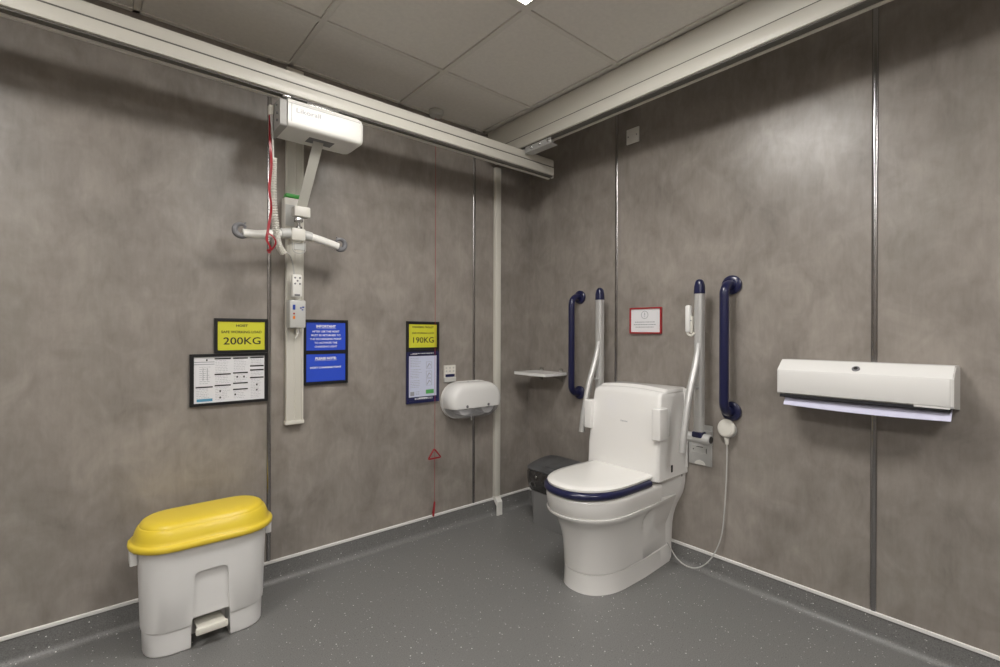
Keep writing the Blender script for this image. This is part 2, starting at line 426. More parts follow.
for i, p in enumerate(sp):
    a = .5*math.sin(i*.35); w = Vector((math.cos(a), math.sin(a), 0))*.0052; h = Vector((0, .001, 0))
    rings.append([p-w-h, p+w-h, p+w+h, p-w+h])
rp.loft(rings)
rp.tube(smooth_path([(-1.80, -.30, 1.615), (-1.775, -.30, 1.60), (-1.765, -.30, 1.575), (-1.782, -.30, 1.545), (-1.80, -.30, 1.54)], 6), .0055, 8, flat=.4)
obj('release_tape', rp, 'red', t)
obj('tape_edge', MB().tube(smooth_path([(-1.782, -.309, 2.11), (-1.780, -.309, 2.0), (-1.778, -.306, 1.93)], 5), .0025, 6), 'pale', t)
# lifting strap
s0, s1 = Vector((-1.592, -.315, 2.044)), Vector((-1.617, -.165, 1.772))
w = Vector((.022, 0, 0)); h = Vector((0, .0012, 0))
obj('lifting_strap', MB().loft([[s-w-h, s+w-h, s+w+h, s-w+h] for s in (s0, s1)]), 'strap', t)

# ------------------------------------------------------------------ spreader bar
t = thing('spreader_bar', 'white curved spreader bar with dark hooked ends hanging below hoist motor', 'spreader bar', (-1.64, -.165, 1.64))
arch = smooth_path([(-1.862, -.165, 1.626), (-1.80, -.165, 1.628), (-1.72, -.165, 1.642), (-1.64, -.165, 1.652), (-1.56, -.165, 1.643), (-1.49, -.165, 1.628), (-1.445, -.165, 1.616)], 6)
obj('bar', MB().tube(arch, .0205, 16, flat=.85), 'pale', t)
obj('centre_sleeve', MB().tube([p for p in arch if -1.715 < p.x < -1.56], .0245, 16, flat=.9), 'lgrey', t)
obj('centre_block', MB().box(-1.668, -1.606, -.192, -.138, 1.618, 1.674, .006), 'cream', t)
for s, cx in ((-1, -1.868), (1, -1.435)):
    cz = 1.637 if s < 0 else 1.628
    h_ = MB(); ring = []
    for k in range(24):
        a = math.radians(-125+k/23*270)
        ring.append((cx+s*math.cos(a)*.025, -.165, cz+math.sin(a)*.025))
    h_.tube(ring, [.0125]*12+[.0125-.0007*q for q in range(12)], 10)
    h_.box(cx-s*.022-.008, cx-s*.022+.008, -.174, -.156, cz-.026, cz-.004, .003)
    hk = obj('sling_hook', h_, 'ggrey', t)
    obj('hook_latch', MB().tube([(cx-s*.020, -.165, cz-.010), (cx-s*.010, -.165, cz+.026), (cx-s*.018, -.165, cz+.034)], .004, 8), 'ggrey', hk)
obj('swivel', MB().tube([(-1.628, -.165, 1.66), (-1.628, -.165, 1.735)], .006, 10).lathe((-1.628, -.165, 1.672), (0, 0, 1), [(.014, 0), (.014, .012), (.008, .018)], 16), 'steel', t)
obj('strap_clip', MB().box(-1.655, -1.584, -.190, -.142, 1.730, 1.776, .004), 'cream', t)
obj('clip_spring', MB().box(-1.648, -1.612, -.178, -.152, 1.706, 1.728, .004), 'steel', t)
obj('data_plate', MB().box(-1.652, -1.604, -.170, -.166, 1.578, 1.6115, .002, 1).tube(smooth_path([(-1.658, -.168, 1.612), (-1.655, -.168, 1.575), (-1.63, -.168, 1.563), (-1.602, -.168, 1.575), (-1.60, -.168, 1.612)], 5), .0022, 6), 'lgrey', t)

# ------------------------------------------------------------------ signs on the left wall
def framed(name, label, u0, u1, v0, v1, w=.012, F=FL, frame='black'):
    t = thing(name, label, 'sign', F((u0+u1)/2, v0, 0))
    fm = MB(); frame_into(fm, F, u0, u1, v0, v1, w, .0005, .014); a = slab(F, u0+w*.5, u1-w*.5, v0+w*.5, v1-w*.5, .0005, .006)
    me = a.bm; fm.merge(me)
    obj('frame', fm, frame, t); return t
def panel(t, F, u0, u1, v0, v1, m, d=.0065, name='panel'): return obj(name, slab(F, u0, u1, v0, v1, d, d+.0015), m, t)

t = framed('load_limit_sign', 'black framed yellow sign reading 200KG on left wall', -1.942, -1.722, 1.104, 1.261)
panel(t, FL, -1.928, -1.734, 1.117, 1.246, 'yellow')
m = MB(); text_into(m, 'HOIST', .0150, FL, -1.831, 1.228, .0088, sx=1.15, bold=.0004)
text_into(m, 'SAFE WORKING LOAD', .0160, FL, -1.831, 1.199, .0088, sx=1.02, bold=.0002)
text_into(m, '200KG', .046, FL, -1.828, 1.157, .0088, sx=1.19, bold=.0004)
obj('lettering', m, 'ink', t)

t = framed('instruction_sheet', 'wide black framed white hoist instruction sheet below the 200KG sign', -2.034, -1.722, .874, 1.102)
panel(t, FL, -2.018, -1.735, .886, 1.089, 'white', name='sheet')
m = MB(); g = MB()
cols = [(-2.012, -1.947), (-1.940, -1.876), (-1.867, -1.806), (-1.797, -1.739)]
heads = [[.956], [1.080, 1.010, .960], [1.080, 1.013, .966, .938], [1.081, 1.042, 1.023, .988]]
for (a, b), hs in zip(cols, heads):
    for v in hs: bar_into(m, FL, a, b, v-.003, v+.003, .0088)
    lv = hs+[.888]
    for q, v in enumerate(hs):
        if v-lv[q+1] > .03:
            lines_into(g, FL, a+.003, b-.002, lv[q+1]+.006, v-.008, .0075, .0012, .0088, seed=int(v*1000)+q)
for v in (1.065, 1.055): bar_into(g, FL, -2.018, -1.94, v, v+.003, .0088)
lines_into(g, FL, -1.998, -1.952, .965, 1.045, .009, .0015, .0088, seed=4)
g.tube([FL(-1.984, .985, .0085), FL(-1.984, 1.04, .0085)], .001, 5).tube([FL(-1.968, .985, .0085), FL(-1.968, 1.04, .0085)], .001, 5)
for u, v in ((-1.918, .935), (-1.918, .906), (-1.858, .915), (-1.768, .955), (-1.768, .930), (-1.97, 1.075), (-1.85, .995), (-1.822, .995)):
    bar_into(m, FL, u-.003, u+.003, v-.004, v+.004, .0090)
obj('heading_bars', m, 'ink', t); obj('small_print', g, 'greyink', t)
m = MB(); bar_into(m, FL, -2.008, -1.948, .893, .905, .0089); obj('blue_banner', m, 'teal', t)

t = framed('charging_notice', 'black framed pair of blue notices beside the mast, headed IMPORTANT', -1.556, -1.330, .935, 1.263, .012)
panel(t, FL, -1.546, -1.342, 1.108, 1.249, 'blue'); panel(t, FL, -1.546, -1.342, .950, 1.088, 'blue')
m = MB(); cx = -1.444
text_into(m, 'IMPORTANT', .0170, FL, cx, 1.229, .0088, sx=1.05, bold=.0007)
for k, s in enumerate(('AFTER USE THE HOIST', 'MUST BE RETURNED TO', 'THE RECHARGING POINT', 'TO ACTIVATE THE', 'CHARGING LIGHT')):
    text_into(m, s, .0128, FL, cx, 1.203-.0192*k, .0088, sx=1.08, bold=.0003)
bar_into(m, FL, cx-.050, cx+.050, 1.2190, 1.2200, .0088)
obj('lettering', m, 'wink', t); m = MB()
text_into(m, 'PLEASE NOTE:', .0170, FL, cx, 1.066, .0088, sx=1.0, bold=.0007)
text_into(m, 'HOIST CHARGING POINT', .0125, FL, cx, 1.020, .0088, sx=1.10, bold=.0003)
bar_into(m, FL, cx-.058, cx+.058, 1.0555, 1.0566, .0088)
obj('lettering', m, 'wink', t)

t = thing('load_limit_sign', 'tall dark framed sign with yellow 190KG panel above white sheet', 'sign', (-.871, 0, .788))
fm = MB(); frame_into(fm, FL, -.981, -.762, 1.088, 1.264, .013, .0005, .014); fm.box(-.975, -.768, -.006, -.0005, 1.095, 1.258)
obj('frame', fm, 'black', t)
fm = MB(); frame_into(fm, FL, -.981, -.762, .788, 1.088, .013, .0005, .014); fm.box(-.975, -.768, -.006, -.0005, .795, 1.082)
obj('lower_frame', fm, 'dnavy', t)
panel(t, FL, -.965, -.778, 1.112, 1.248, 'yellow')
m = MB(); cx = -.8715
text_into(m, 'CHANGING TROLLEY', .0148, FL, cx, 1.231, .0088, sx=1.0, bold=.0004)
text_into(m, 'SAFE WORKING LOAD', .0145, FL, cx, 1.196, .0088, sx=1.0, bold=.0002)
text_into(m, '190KG', .046, FL, cx, 1.154, .0088, sx=1.15, bold=.0004)
obj('lettering', m, 'ink', t)
panel(t, FL, -.965, -.778, .824, 1.062, 'palesheet', name='sheet')
m = MB(); lines_into(m, FL, -.945, -.79, 1.072, 1.080, .02, .004, .0145, seed=3); lines_into(m, FL, -.93, -.80, .808, .818, .006, .003, .0145, seed=8)
bar_into(m, FL, -.955, -.91, 1.071, 1.077, .0075); lines_into(m, FL, -.90, -.80, 1.068, 1.078, .012, .004, .0075, seed=5)
bar_into(m, FL, -.90, -.84, .812, .818, .0075)
obj('heading', m, 'wink', t)
m = MB()
for v0, v1 in ((1.0, 1.05), (.935, .985), (.875, .920)): lines_into(m, FL, -.955, -.88, v0, v1, .0095, .002, .0088, seed=int(v0*500))
m.box(-.955, -.930, -.0092, -.0085, .832, .855)
lines_into(m, FL, -.92, -.89, .835, .855, .008, .002, .0088, seed=11)
for z in (1.005, .950, .905):
    frame_into(m, FL, -.850, -.812, z-.018, z+.022, .0012, .0085, .0092)
    m.tube(smooth_path([FL(-.842, z-.012, .009), FL(-.830, z+.010, .009), FL(-.820, z, .009)], 4), .0018, 5)
obj('small_print', m, 'greyink', t)
m = MB(); bar_into(m, FL, -.852, -.797, .838, .862, .0089); obj('green_box', m, 'green', t)

# call reset plate
t = thing('call_reset_plate', 'small cream plate with dark label between 190KG sign and roll dispenser', 'wall plate', (-.675, 0, .91))
obj('plate', slab(FL, -.724, -.640, .912, 1.000, .0005, .012, .003), 'cream', t)
for k in range(2):
    for j in range(3): obj('button', MB().lathe(FL(-.708+.026*j, .984-.020*k, .012), (0, -1, 0), [(.006, 0), (.005, .002)], 10), 'lgrey', t)
m = MB(); bar_into(m, FL, -.716, -.648, .928, .945, .0125); obj('dark_label', m, 'dnavy', t)
obj('clear_flap', slab(FL, -.726, -.642, .898, .926, .006, .020, .002), 'lgrey', t)

# ------------------------------------------------------------------ jumbo twin roll dispenser
t = thing('toilet_roll_dispenser', 'white oval twin toilet roll dispenser on left wall by trunking', 'dispenser', (-.546, 0, .68))
def stad(cx, cz, w, h, n=12, e=1.):
    r = h/2; pts = []
    for k in range(n+1):
        a = -PI/2+PI*k/n; pts.append((cx+(w/2-r)+r*math.cos(a), cz+r*math.sin(a)))
    for k in range(n+1):
        a = PI/2+PI*k/n; pts.append((cx-(w/2-r)+r*math.cos(a), cz+r*math.sin(a)))
    return pts
DC, DZ, DW, DH = -.544, .782, .397, .222
def dome(zlo, zhi, sc=1., dmax=.125, thick=None):
    """front shell of the stadium clipped to zlo..zhi"""
    b = bmesh.new(); rings = []
    for d, i in ((.001, .004), (.012, 0), (.07, .0), (dmax-.028, .004), (dmax-.012, .014), (dmax-.003, .028), (dmax, .045)):
        rings.append([b.verts.new(FL(u, v, d*sc)) for u, v in stad(DC, DZ, (DW-2*i)*sc, (DH-2*i)*sc)])
    for a, c in zip(rings, rings[1:]):
        for k in range(len(a)): b.faces.new([a[k], a[(k+1) % len(a)], c[(k+1) % len(a)], c[k]])
    b.faces.new(rings[-1])
    for z, s in ((zlo, -1), (zhi, 1)):
        if z is None: continue
        g = bmesh.ops.bisect_plane(b, geom=list(b.verts)+list(b.edges)+list(b.faces), plane_co=(0, 0, z), plane_no=(0, 0, s), clear_outer=True)
    m = MB(); m.bm.free(); m.bm = b; return m
obj('upper_cover', dome(.742, None), 'bodyw', t, 40)
obj('lower_window', dome(None, .7415, .985, .122), 'clear', t, 40)
obj('backplate', MB().prism(stad(DC, DZ, DW+.006, DH+.006), lambda u, v: FL(u, v, .0005), lambda u, v: FL(u, v, .006)), 'pale', t)
obj('side_skirt', MB().prism([(u, v) for u, v in stad(DC, DZ, DW+.004, DH+.004)], lambda u, v: FL(u, v, .006), lambda u, v: FL(u, v, .020)), 'bodyw', t)
for dx in (-.088, .075):
    obj('latch', MB().lathe(FL(DC+dx, .754, .122), (0, -1, 0), [(.009, 0), (.009, .004), (.005, .006)], 14), 'ggrey', t)
obj('lock', MB().lathe(FL(DC+.085, .822, .121), (0, -1, 0), [(.005, 0), (.005, .003)], 10), 'ggrey', t)
obj('top_catch', MB().lathe(FL(DC-.03, .892, .05), (0, 0, 1), [(.005, 0), (.004, .004)], 10), 'ggrey', t)
for dx in (-.085, .085):
    r = thing('toilet_roll', 'white toilet roll in dispenser window, ' + ('left of the two' if dx < 0 else 'right of the two'), 'toilet roll', FL(DC+dx, .76, .06), 'toilet rolls inside the wall dispenser')
    obj('paper', MB().lathe(FL(DC+dx, .750, .010), (0, -1, 0), [(.052, 0), (.054, .004), (.054, .088), (.052, .092)], 32), 'roll', r)
    obj('core', MB().lathe(FL(DC+dx, .750, .1025), (0, -1, 0), [(.019, 0), (.019, .0015)], 20), 'lgrey', r)
obj('paper_tail', MB().box(DC-.012, DC-.005, -.060, -.057, .654, .700), 'roll', t)

# ------------------------------------------------------------------ emergency pull cord
t = thing('emergency_pull_cord', 'red emergency cord with triangle pulls hanging beside 190KG sign', 'pull cord', (-.818, -.055, H))
obj('ceiling_switch', MB().lathe((-.818, -.060, H-.001), (0, 0, -1), [(.042, 0), (.042, .018), (.036, .030), (.012, .034)], 28), 'lgrey', t)
obj('cord', MB().tube([(-.818, -.055, H-.03), (-.818, -.055, .50)], .0012, 6).tube([(-.818, -.055, .44), (-.818, -.055, .19)], .0012, 6).tube([(-.818, -.055, .52), (-.818, -.055, .44)], .0014, 6), 'cord', t)
def tri(a, b, c, r):
    m = MB(); P = [Vector(a), Vector(b), Vector(c)]; path = []
    for i in range(3):
        p, q, s = P[i-1], P[i], P[(i+1) % 3]
        path += [q+(p-q).normalized()*.010, q+(p-q).normalized()*.002+(s-q).normalized()*.002, q+(s-q).normalized()*.010]
    path.append(path[0]); return m.tube(path, r, 8)
obj('triangle_pull', tri((-.822, -.055, .517), (-.866, -.060, .462), (-.778, -.060, .462), .0050), 'red', t)
obj('triangle_pull', tri((-.818, -.055, .205), (-.836, -.072, .128), (-.808, -.020, .120), .0050), 'red', t)

# ------------------------------------------------------------------ red framed notice (right wall)
t = framed('warning_notice', 'small white notice in thin red frame on wall above toilet', .840, 1.040, 1.198, 1.343, .0075, FR, 'redframe')
panel(t, FR, .847, 1.033, 1.205, 1.336, 'white', name='sheet')
m = MB(); cu, cv = .936, 1.302; ring = [FR(cu+.021*math.cos(a*PI/12), cv+.021*math.sin(a*PI/12), .0085) for a in range(25)]
m.tube(ring, .0013, 5); bar_into(m, FR, cu-.002, cu+.002, cv-.003, cv+.013, .0085); bar_into(m, FR, cu-.002, cu+.002, cv-.012, cv-.007, .0085)
for k, (a, b) in enumerate(((.062, 3), (.070, 5), (.058, 7))):
    v = 1.262-k*.014; u = cu-a; rn = random.Random(b)
    while u < cu+a: wd = rn.uniform(.005, .014); bar_into(m, FR, u, min(u+wd, cu+a), v-.0022, v+.0022, .0085); u += wd+.003
obj('lettering', m, 'greyink', t)

# ------------------------------------------------------------------ corner shelf
t = thing('wall_shelf', 'small white shelf on right wall near the corner', 'shelf', (0, -.22, .92))
def rr(pts, r, n=5):
    out = []; N = len(pts)
    for i in range(N):
        p, q, s = [Vector(pts[j]) for j in (i-1, i, (i+1) % N)]
        a = q+(p-q).normalized()*r; b = q+(s-q).normalized()*r
        for k in range(n+1):
            tt = k/n; out.append(tuple((1-tt)**2*a+2*tt*(1-tt)*q+tt*tt*b))
    return out
sh = rr([(-.004, -.075), (-.004, -.362), (-.215, -.362), (-.215, -.075)], .012)
obj('shelf_board', MB().prism(sh, lambda u, v: Vector((u, v, .925)), lambda u, v: Vector((u, v, .943))), 'bodyw', t)
for y in (-.13, -.31):
    b_ = MB().loft([[Vector((x, yy, z)) for x, z in ((-.001, .922), (-.10, .9245), (-.10, .919), (-.02, .895), (-.001, .875))] for yy in (y-.008, y+.008)])
    b_.box(-.012, -.001, y-.014, y+.014, .9435, .965, .003)
    obj('bracket', b_, 'steel', t)

# ------------------------------------------------------------------ navy vertical grab bars
def grab(label, y, z0, z1, r=.0165, fr=.04, off=.085):
    t = thing('grab_bar', label, 'grab bar', (0, y, z0), 'navy vertical grab bars')
    R = .05; pts = [(-.002, y, z1)]
    for k in range(9):
        a = k/8*PI/2; pts.append((-(off-R)-R*math.sin(a), y, z1-R+R*math.cos(a)))
    for k in range(9):
        a = k/8*PI/2; pts.append((-(off-R)-R*math.cos(a), y, z0+R-R*math.sin(a)))
    pts.append((-.002, y, z0))
    obj('rail', MB().tube(pts, r, 20), 'navy', t, 50)
    for z in (z0, z1):
        obj('flange', MB().lathe((-.0005, y, z), (-1, 0, 0), [(fr-.001, 0), (fr, .004), (fr-.001, .013), (fr-.007, .018), (fr*.5, .020)], 32), 'navy', t)
grab('navy vertical grab bar nearest the corner, beside the white shelf', -.467, .824, 1.426, .0195, .042)
grab('navy vertical grab bar between toilet and paper towel dispenser', -1.413, .826, 1.433, .0210, .047)

# ------------------------------------------------------------------ stowed drop-down support rails
def drop_rail(label, y, x=-.10, top=1.463):
    t = thing('drop_down_rail', label, 'support rail', (0, y, .64), 'stowed drop-down support rails')
    def rect(cx, cy, z, w, d, r=.010, n=4):
        out = []
        for sx, sy, a0 in ((1, 1, 0), (-1, 1, 1), (-1, -1, 2), (1, -1, 3)):
            for k in range(n+1):
                a = (a0+k/n)*PI/2; out.append(Vector((cx+sx*(w/2-r)+r*math.cos(a), cy+sy*(d/2-r)+r*math.sin(a), z)))
        return out
    obj('upright_tube', MB().loft([rect(x, y, z, .044, .042, .013) for z in (.70, top-.070)]), 'silver', t)
    obj('end_cap', MB().loft([rect(x, y, top-.070, .047, .045, .013), rect(x, y, top-.036, .046, .044, .014), rect(x, y, top-.014, .040, .038, .015), rect(x, y, top-.004, .028, .028, .012), rect(x, y, top, .014, .014, .006)]), 'navy', t)
    st = smooth_path([(x-.010, y, 1.15), (x-.020, y, 1.10), (x-.045, y, 1.03), (x-.085, y, .94), (x-.112, y, .86), (x-.132, y, .78), (x-.148, y, .71), (x-.158, y, .645)], 6)
    obj('lower_strut', MB().tube(st, .0165, 16), 'silver', t, 50)
    obj('strut_joint', MB().box(x-.045, x-.018, y-.009, y+.009, .93, .945, .003), 'silver', t)
    obj('hinge_barrel', MB().lathe((x, y+.058, .690), (0, -1, 0), [(.020, 0), (.025, .004), (.025, .112), (.022, .116)], 24), 'silver', t)
    obj('hinge_end', MB().lathe((x, y-.0585, .690), (0, -1, 0), [(.017, 0), (.016, .003)], 20), 'black', t)
    obj('hinge_collar', MB().box(x-.028, x+.022, y-.026, y+.026, .694, .724, .008), 'navy', t)
    obj('wall_mount', MB().box(-.010, -.0005, y-.022, y+.030, .64, .74, .004).box(x+.018, -.008, y-.020, y+.020, .665, .715, .006), 'silver', t)
drop_rail('silver drop-down rail stowed upright left of toilet, navy tipped', -.697)
drop_rail('silver drop-down rail stowed upright right of toilet, with white call handset', -1.300)
t = thing('call_handset', 'small white call handset clipped to right drop-down rail', 'handset', (-.12, -1.255, 1.2))
obj('handset_body', MB().box(-.135, -.105, -1.268, -1.242, 1.205, 1.338, .008), 'bodyw', t)
obj('clip_arm', MB().tube(smooth_path([(-.12, -1.247, 1.208), (-.12, -1.255, 1.194), (-.12, -1.272, 1.190), (-.117, -1.284, 1.205)], 5), .006, 10).box(-.130, -.106, -1.2765, -1.268, 1.20, 1.285, .003), 'cream', t)
obj('button', MB().lathe((-.130, -1.2725, 1.262), (-1, 0, 0), [(.003, 0), (.003, .002)], 8), 'ggrey', t)

# ------------------------------------------------------------------ toilet
TC = -.972
def bowl_ring(z, xf, wf, xs, xr=-.03, e=2.3, wr=None, dent=False):
    wr = wf if wr is None else wr; half = []
    for k in range(22):
        f = k/22; x = xr+(xs-xr)*f; half.append((x, wr+(wf-wr)*min(1, f*1.6)-(.020*math.exp(-((x+.285)/.030)**2)*math.exp(-((z-.275)/.050)**2) if dent else 0)))
    for k in range(19):
        a = k/18*PI/2; half.append((xs+(xf-xs)*math.sin(a)**(2/e), wf*max(0, math.cos(a))**(2/e)))
    half[-1] = (xf, 0)
    return [Vector((x, TC-w_, z)) for x, w_ in half]+[Vector((x, TC+w_, z)) for x, w_ in reversed(half[:-1])]
t = thing('toilet', 'white box-cistern shower toilet with navy seat ring on right wall', 'toilet', (-.3, TC, 0))
obj('plinth', MB().loft([bowl_ring(.0005, -.642, .149, -.42, wr=.134), bowl_ring(.010, -.640, .147, -.42, wr=.132), bowl_ring(.088, -.638, .145, -.42, wr=.131), bowl_ring(.091, -.632, .140, -.42, wr=.128)]), 'ceramic', t, 50)
bl = [(.092, -.634, .142, -.42, 2.3), (.095, -.640, .146, -.42, 2.3), (.16, -.643, .149, -.42, 2.3), (.20, -.646, .151, -.425, 2.3), (.23, -.651, .154, -.43, 2.3), (.255, -.657, .158, -.435, 2.3), (.28, -.665, .163, -.44, 2.3),
    (.305, -.676, .170, -.45, 2.3), (.325, -.689, .178, -.46, 2.2), (.342, -.706, .188, -.47, 2.2), (.354, -.722, .198, -.48, 2.2), (.361, -.731, .201, -.48, 2.2), (.367, -.735, .203, -.48, 2.2), (.373, -.735, .203, -.48, 2.2)]
obj('bowl', MB().loft([bowl_ring(z, xf, w_, xs, e=e, dent=True, xr=-.06, wr=min(w_, .126+max(0, (z-.2))*.36)) for z, xf, w_, xs, e in bl]), 'ceramic', t, 50)
obj('rim_band', MB().loft([bowl_ring(z, xf, w_, -.48, e=2.2, xr=-.222) for z, xf, w_ in ((.370, -.722, .194), (.376, -.728, .197), (.382, -.733, .199), (.44, -.741, .202), (.452, -.739, .201), (.458, -.731, .194))]), 'ceramic', t, 50)
cr = []
for z, wr, xf in ((.0005, .130, -.20), (.09, .128, -.20), (.15, .130, -.20), (.20, .133, -.20), (.24, .139, -.20), (.28, .150, -.20), (.31, .162, -.20), (.34, .177, -.20), (.37, .191, -.20), (.40, .199, -.20), (.43, .203, -.20), (.477, .206, -.20)):
    r = .03; ring = []
    for k in range(7):
        a = k/6*PI/2; ring.append((xf+r-r*math.sin(a), wr-.024-r+r*math.cos(a)))
    ring = [(-.002, wr), (-.03, wr), (-.045, wr-.003), (-.06, wr-.010)]+ring
    cr.append([Vector((x, TC-q, z)) for x, q in ring]+[Vector((x, TC+q, z)) for x, q in reversed(ring)])
obj('rear_column', MB().loft(cr), 'ceramic', t, 50)
seat = [bowl_ring(z, xf, w_, -.49, xr=-.305, e=2.25) for z, xf, w_ in ((.459, -.734, .187), (.462, -.746, .197), (.472, -.754, .203), (.484, -.752, .202), (.491, -.744, .195), (.493, -.729, .181))]
obj('seat_ring', MB().loft(seat), 'navy', t, 50)
lidr = [bowl_ring(z, xf, w_, -.48, xr=-.272, e=2.2, wr=wr) for z, xf, w_, wr in ((.4935, -.730, .184, .180), (.495, -.738, .192, .186), (.504, -.739, .193, .187), (.509, -.733, .187, .182), (.512, -.70, .160, .16), (.513, -.60, .08, .08))]
obj('lid', MB().loft(lidr), 'lid', t, 50)
for s in (-1, 1):
    obj('seat_hinge', MB().box(-.303, -.284, TC+s*.172-.012, TC+s*.172+.012, .459, .492, .003), 'lgrey', t)
# cistern
cr = []
def cist_ring(z, x, w_, zc=None):
    r = .018; ring = [(-.004, w_)]
    for k in range(6):
        a = k/5*PI/2; ring.append((x+r-r*math.sin(a), w_-r+r*math.cos(a)))
    for f in (.6, .3, 0): ring.append((x, (w_-r)*f))
    return ring
def mk(z, x, w_, camber=0):
    ring = cist_ring(z, x, w_)
    R_ = [Vector((a, TC-q, z+camber*(1-(q/w_)**2))) for a, q in ring]
    L_ = [Vector((a, TC+q, z+camber*(1-(q/w_)**2))) for a, q in reversed(ring[:-1])]
    return R_+L_
cm_ = MB().loft([mk(.478, -.272, .213), mk(.482, -.281, .218), mk(.60, -.276, .217), mk(.75, -.262, .212), mk(.880, -.243, .206, .006), mk(.896, -.236, .204, .008), mk(.905, -.222, .199, .010), mk(.908, -.20, .192, .011)])
obj('cistern', cm_, 'ceramic', t, 50)
obj('cistern_top', MB().loft([mk(.904, -.195, .204, .012), mk(.918, -.185, .200, .012), mk(.921, -.17, .192, .012)]), 'ceramic', t, 50)
obj('back_panel', MB().box(-.022, -.003, TC-.224, TC+.222, .505, .915, .008, 3), 'ceramic', t)
for s in (-1, 1):
    y0, y1 = sorted((TC+s*.186, TC+s*.232))
    pd = obj('elbow_pad', MB().box(-.290, -.215, y0, y1, .682, .836, .006, 3), 'ceramic', t)
    obj('pad_rim', MB().box(-.214, -.175, *sorted((TC+s*.205, TC+s*.220)), .690, .822, .006, 2), 'bodyw', pd)
em = MB(); text_into(em, 'Closomat', .011, FR, -TC+.01, .748, .2645, bold=.0002); 
obj('logo', em, 'greyink', t)
obj('fixing_tab', MB().box(-.165, -.150, TC-.2200, TC-.2160, .510, .545, .001, 1), 'black', t)
obj('cistern_clip', MB().box(-.04, -.02, TC-.205, TC-.195, .462, .478, .002, 1), 'ggrey', t)

# ------------------------------------------------------------------ hand control and cable
t = thing('shower_handset', 'round cream handset with cable hung below right navy grab bar', 'handset', (-.03, -1.408, .73))
obj('wall_holder', MB().lathe((-.0005, -1.400, .735), (-1, 0, 0), [(.038, 0), (.038, .010), (.030, .016)], 28), 'lgrey', t)
obj('handset_head', MB().lathe((-.018, -1.400, .742), (-1, .15, .2), [(.036, 0), (.043, .004), (.044, .014), (.036, .022), (.015, .025)], 32), 'cream', t)
obj('cable_socket', MB().tube([(-.030, -1.402, .700), (-.028, -1.402, .668)], [.012, .008], 12), 'cream', t)
cb = smooth_path([(-.028, -1.402, .675), (-.026, -1.401, .60), (-.024, -1.397, .48), (-.026, -1.390, .34), (-.030, -1.378, .22), (-.040, -1.350, .13), (-.055, -1.315, .070), (-.068, -1.27, .036), (-.072, -1.22, .030), (-.066, -1.165, .048), (-.058, -1.125, .085), (-.056, -1.108, .105)], 8)
obj('cable', MB().tube(cb, .0030, 8), 'lgrey', t)

# socket plate under hinge
t = thing('isolator_plate', 'silver switch plate behind hinge of right drop-down rail', 'wall plate', (0, -1.27, .53))
obj('plate', slab(FR, 1.198, 1.318, .535, .675, .0005, .008, .002), 'silver', t)
m = MB().box(-.011, -.008, -1.30, -1.215, .592, .632, .001, 1)
obj('switch_block', m, 'lgrey', t)
m = MB(); bar_into(m, FR, 1.290, 1.294, .598, .622, .0115); bar_into(m, FR, 1.222, 1.228, .608, .614, .0115); bar_into(m, FR, 1.24, 1.275, .625, .628, .0115)
obj('marking', m, 'ink', t)
m = MB(); pl = [(1.258+.028*math.cos(k*PI/10), .537+.022*math.sin(k*PI/10)) for k in range(11)]
m.prism(pl, lambda u, v: FR(u, v, .0082), lambda u, v: FR(u, v, .010)); obj('label', m, 'pale', t)

# ------------------------------------------------------------------ sanitary bin
t = thing('sanitary_bin', 'dark grey sanitary bin standing between corner and toilet', 'bin', (-.13, -.44, 0))
def bin_ring(z, x0, x1, y0, y1, r):
    pts = rr([(x1, y1), (x1, y0), (x0, y0), (x0, y1)], r, 6); return [Vector((a, b, z)) for a, b in pts]
obj('bin_body', MB().loft([bin_ring(.0005, -.232, -.065, -.60, -.256, .05), bin_ring(.06, -.232, -.062, -.60, -.254, .05), bin_ring(.235, -.240, -.035, -.605, -.244, .055)]), 'gbody', t)
obj('hood', MB().loft([bin_ring(.212, -.243, -.032, -.61, -.238, .06), bin_ring(.235, -.253, -.028, -.615, -.226, .07), bin_ring(.28, -.260, -.026, -.615, -.216, .08), bin_ring(.325, -.260, -.024, -.615, -.214, .08), bin_ring(.341, -.250, -.03, -.60, -.226, .075)]), 'smoke', t)
def tilt(ring, f): return [Vector((p.x, p.y, p.z+(p.x+.25)*f)) for p in ring]
obj('lid', MB().loft([tilt(bin_ring(.341, -.257, -.022, -.618, -.216, .08), .0), tilt(bin_ring(.349, -.258, -.022, -.618, -.216, .08), .15), tilt(bin_ring(.358, -.245, -.03, -.605, -.230, .08), .17), tilt(bin_ring(.362, -.215, -.05, -.58, -.27, .07), .17)]), 'dgrey', t)
obj('flap', MB().loft([tilt(bin_ring(.3625, -.215, -.055, -.575, -.36, .01), .17), tilt(bin_ring(.367, -.210, -.060, -.57, -.365, .01), .17)]), 'dgrey', t)
obj('lid_latch', MB().box(-.266, -.260, -.345, -.330, .300, .316, .002, 1), 'steel', t)

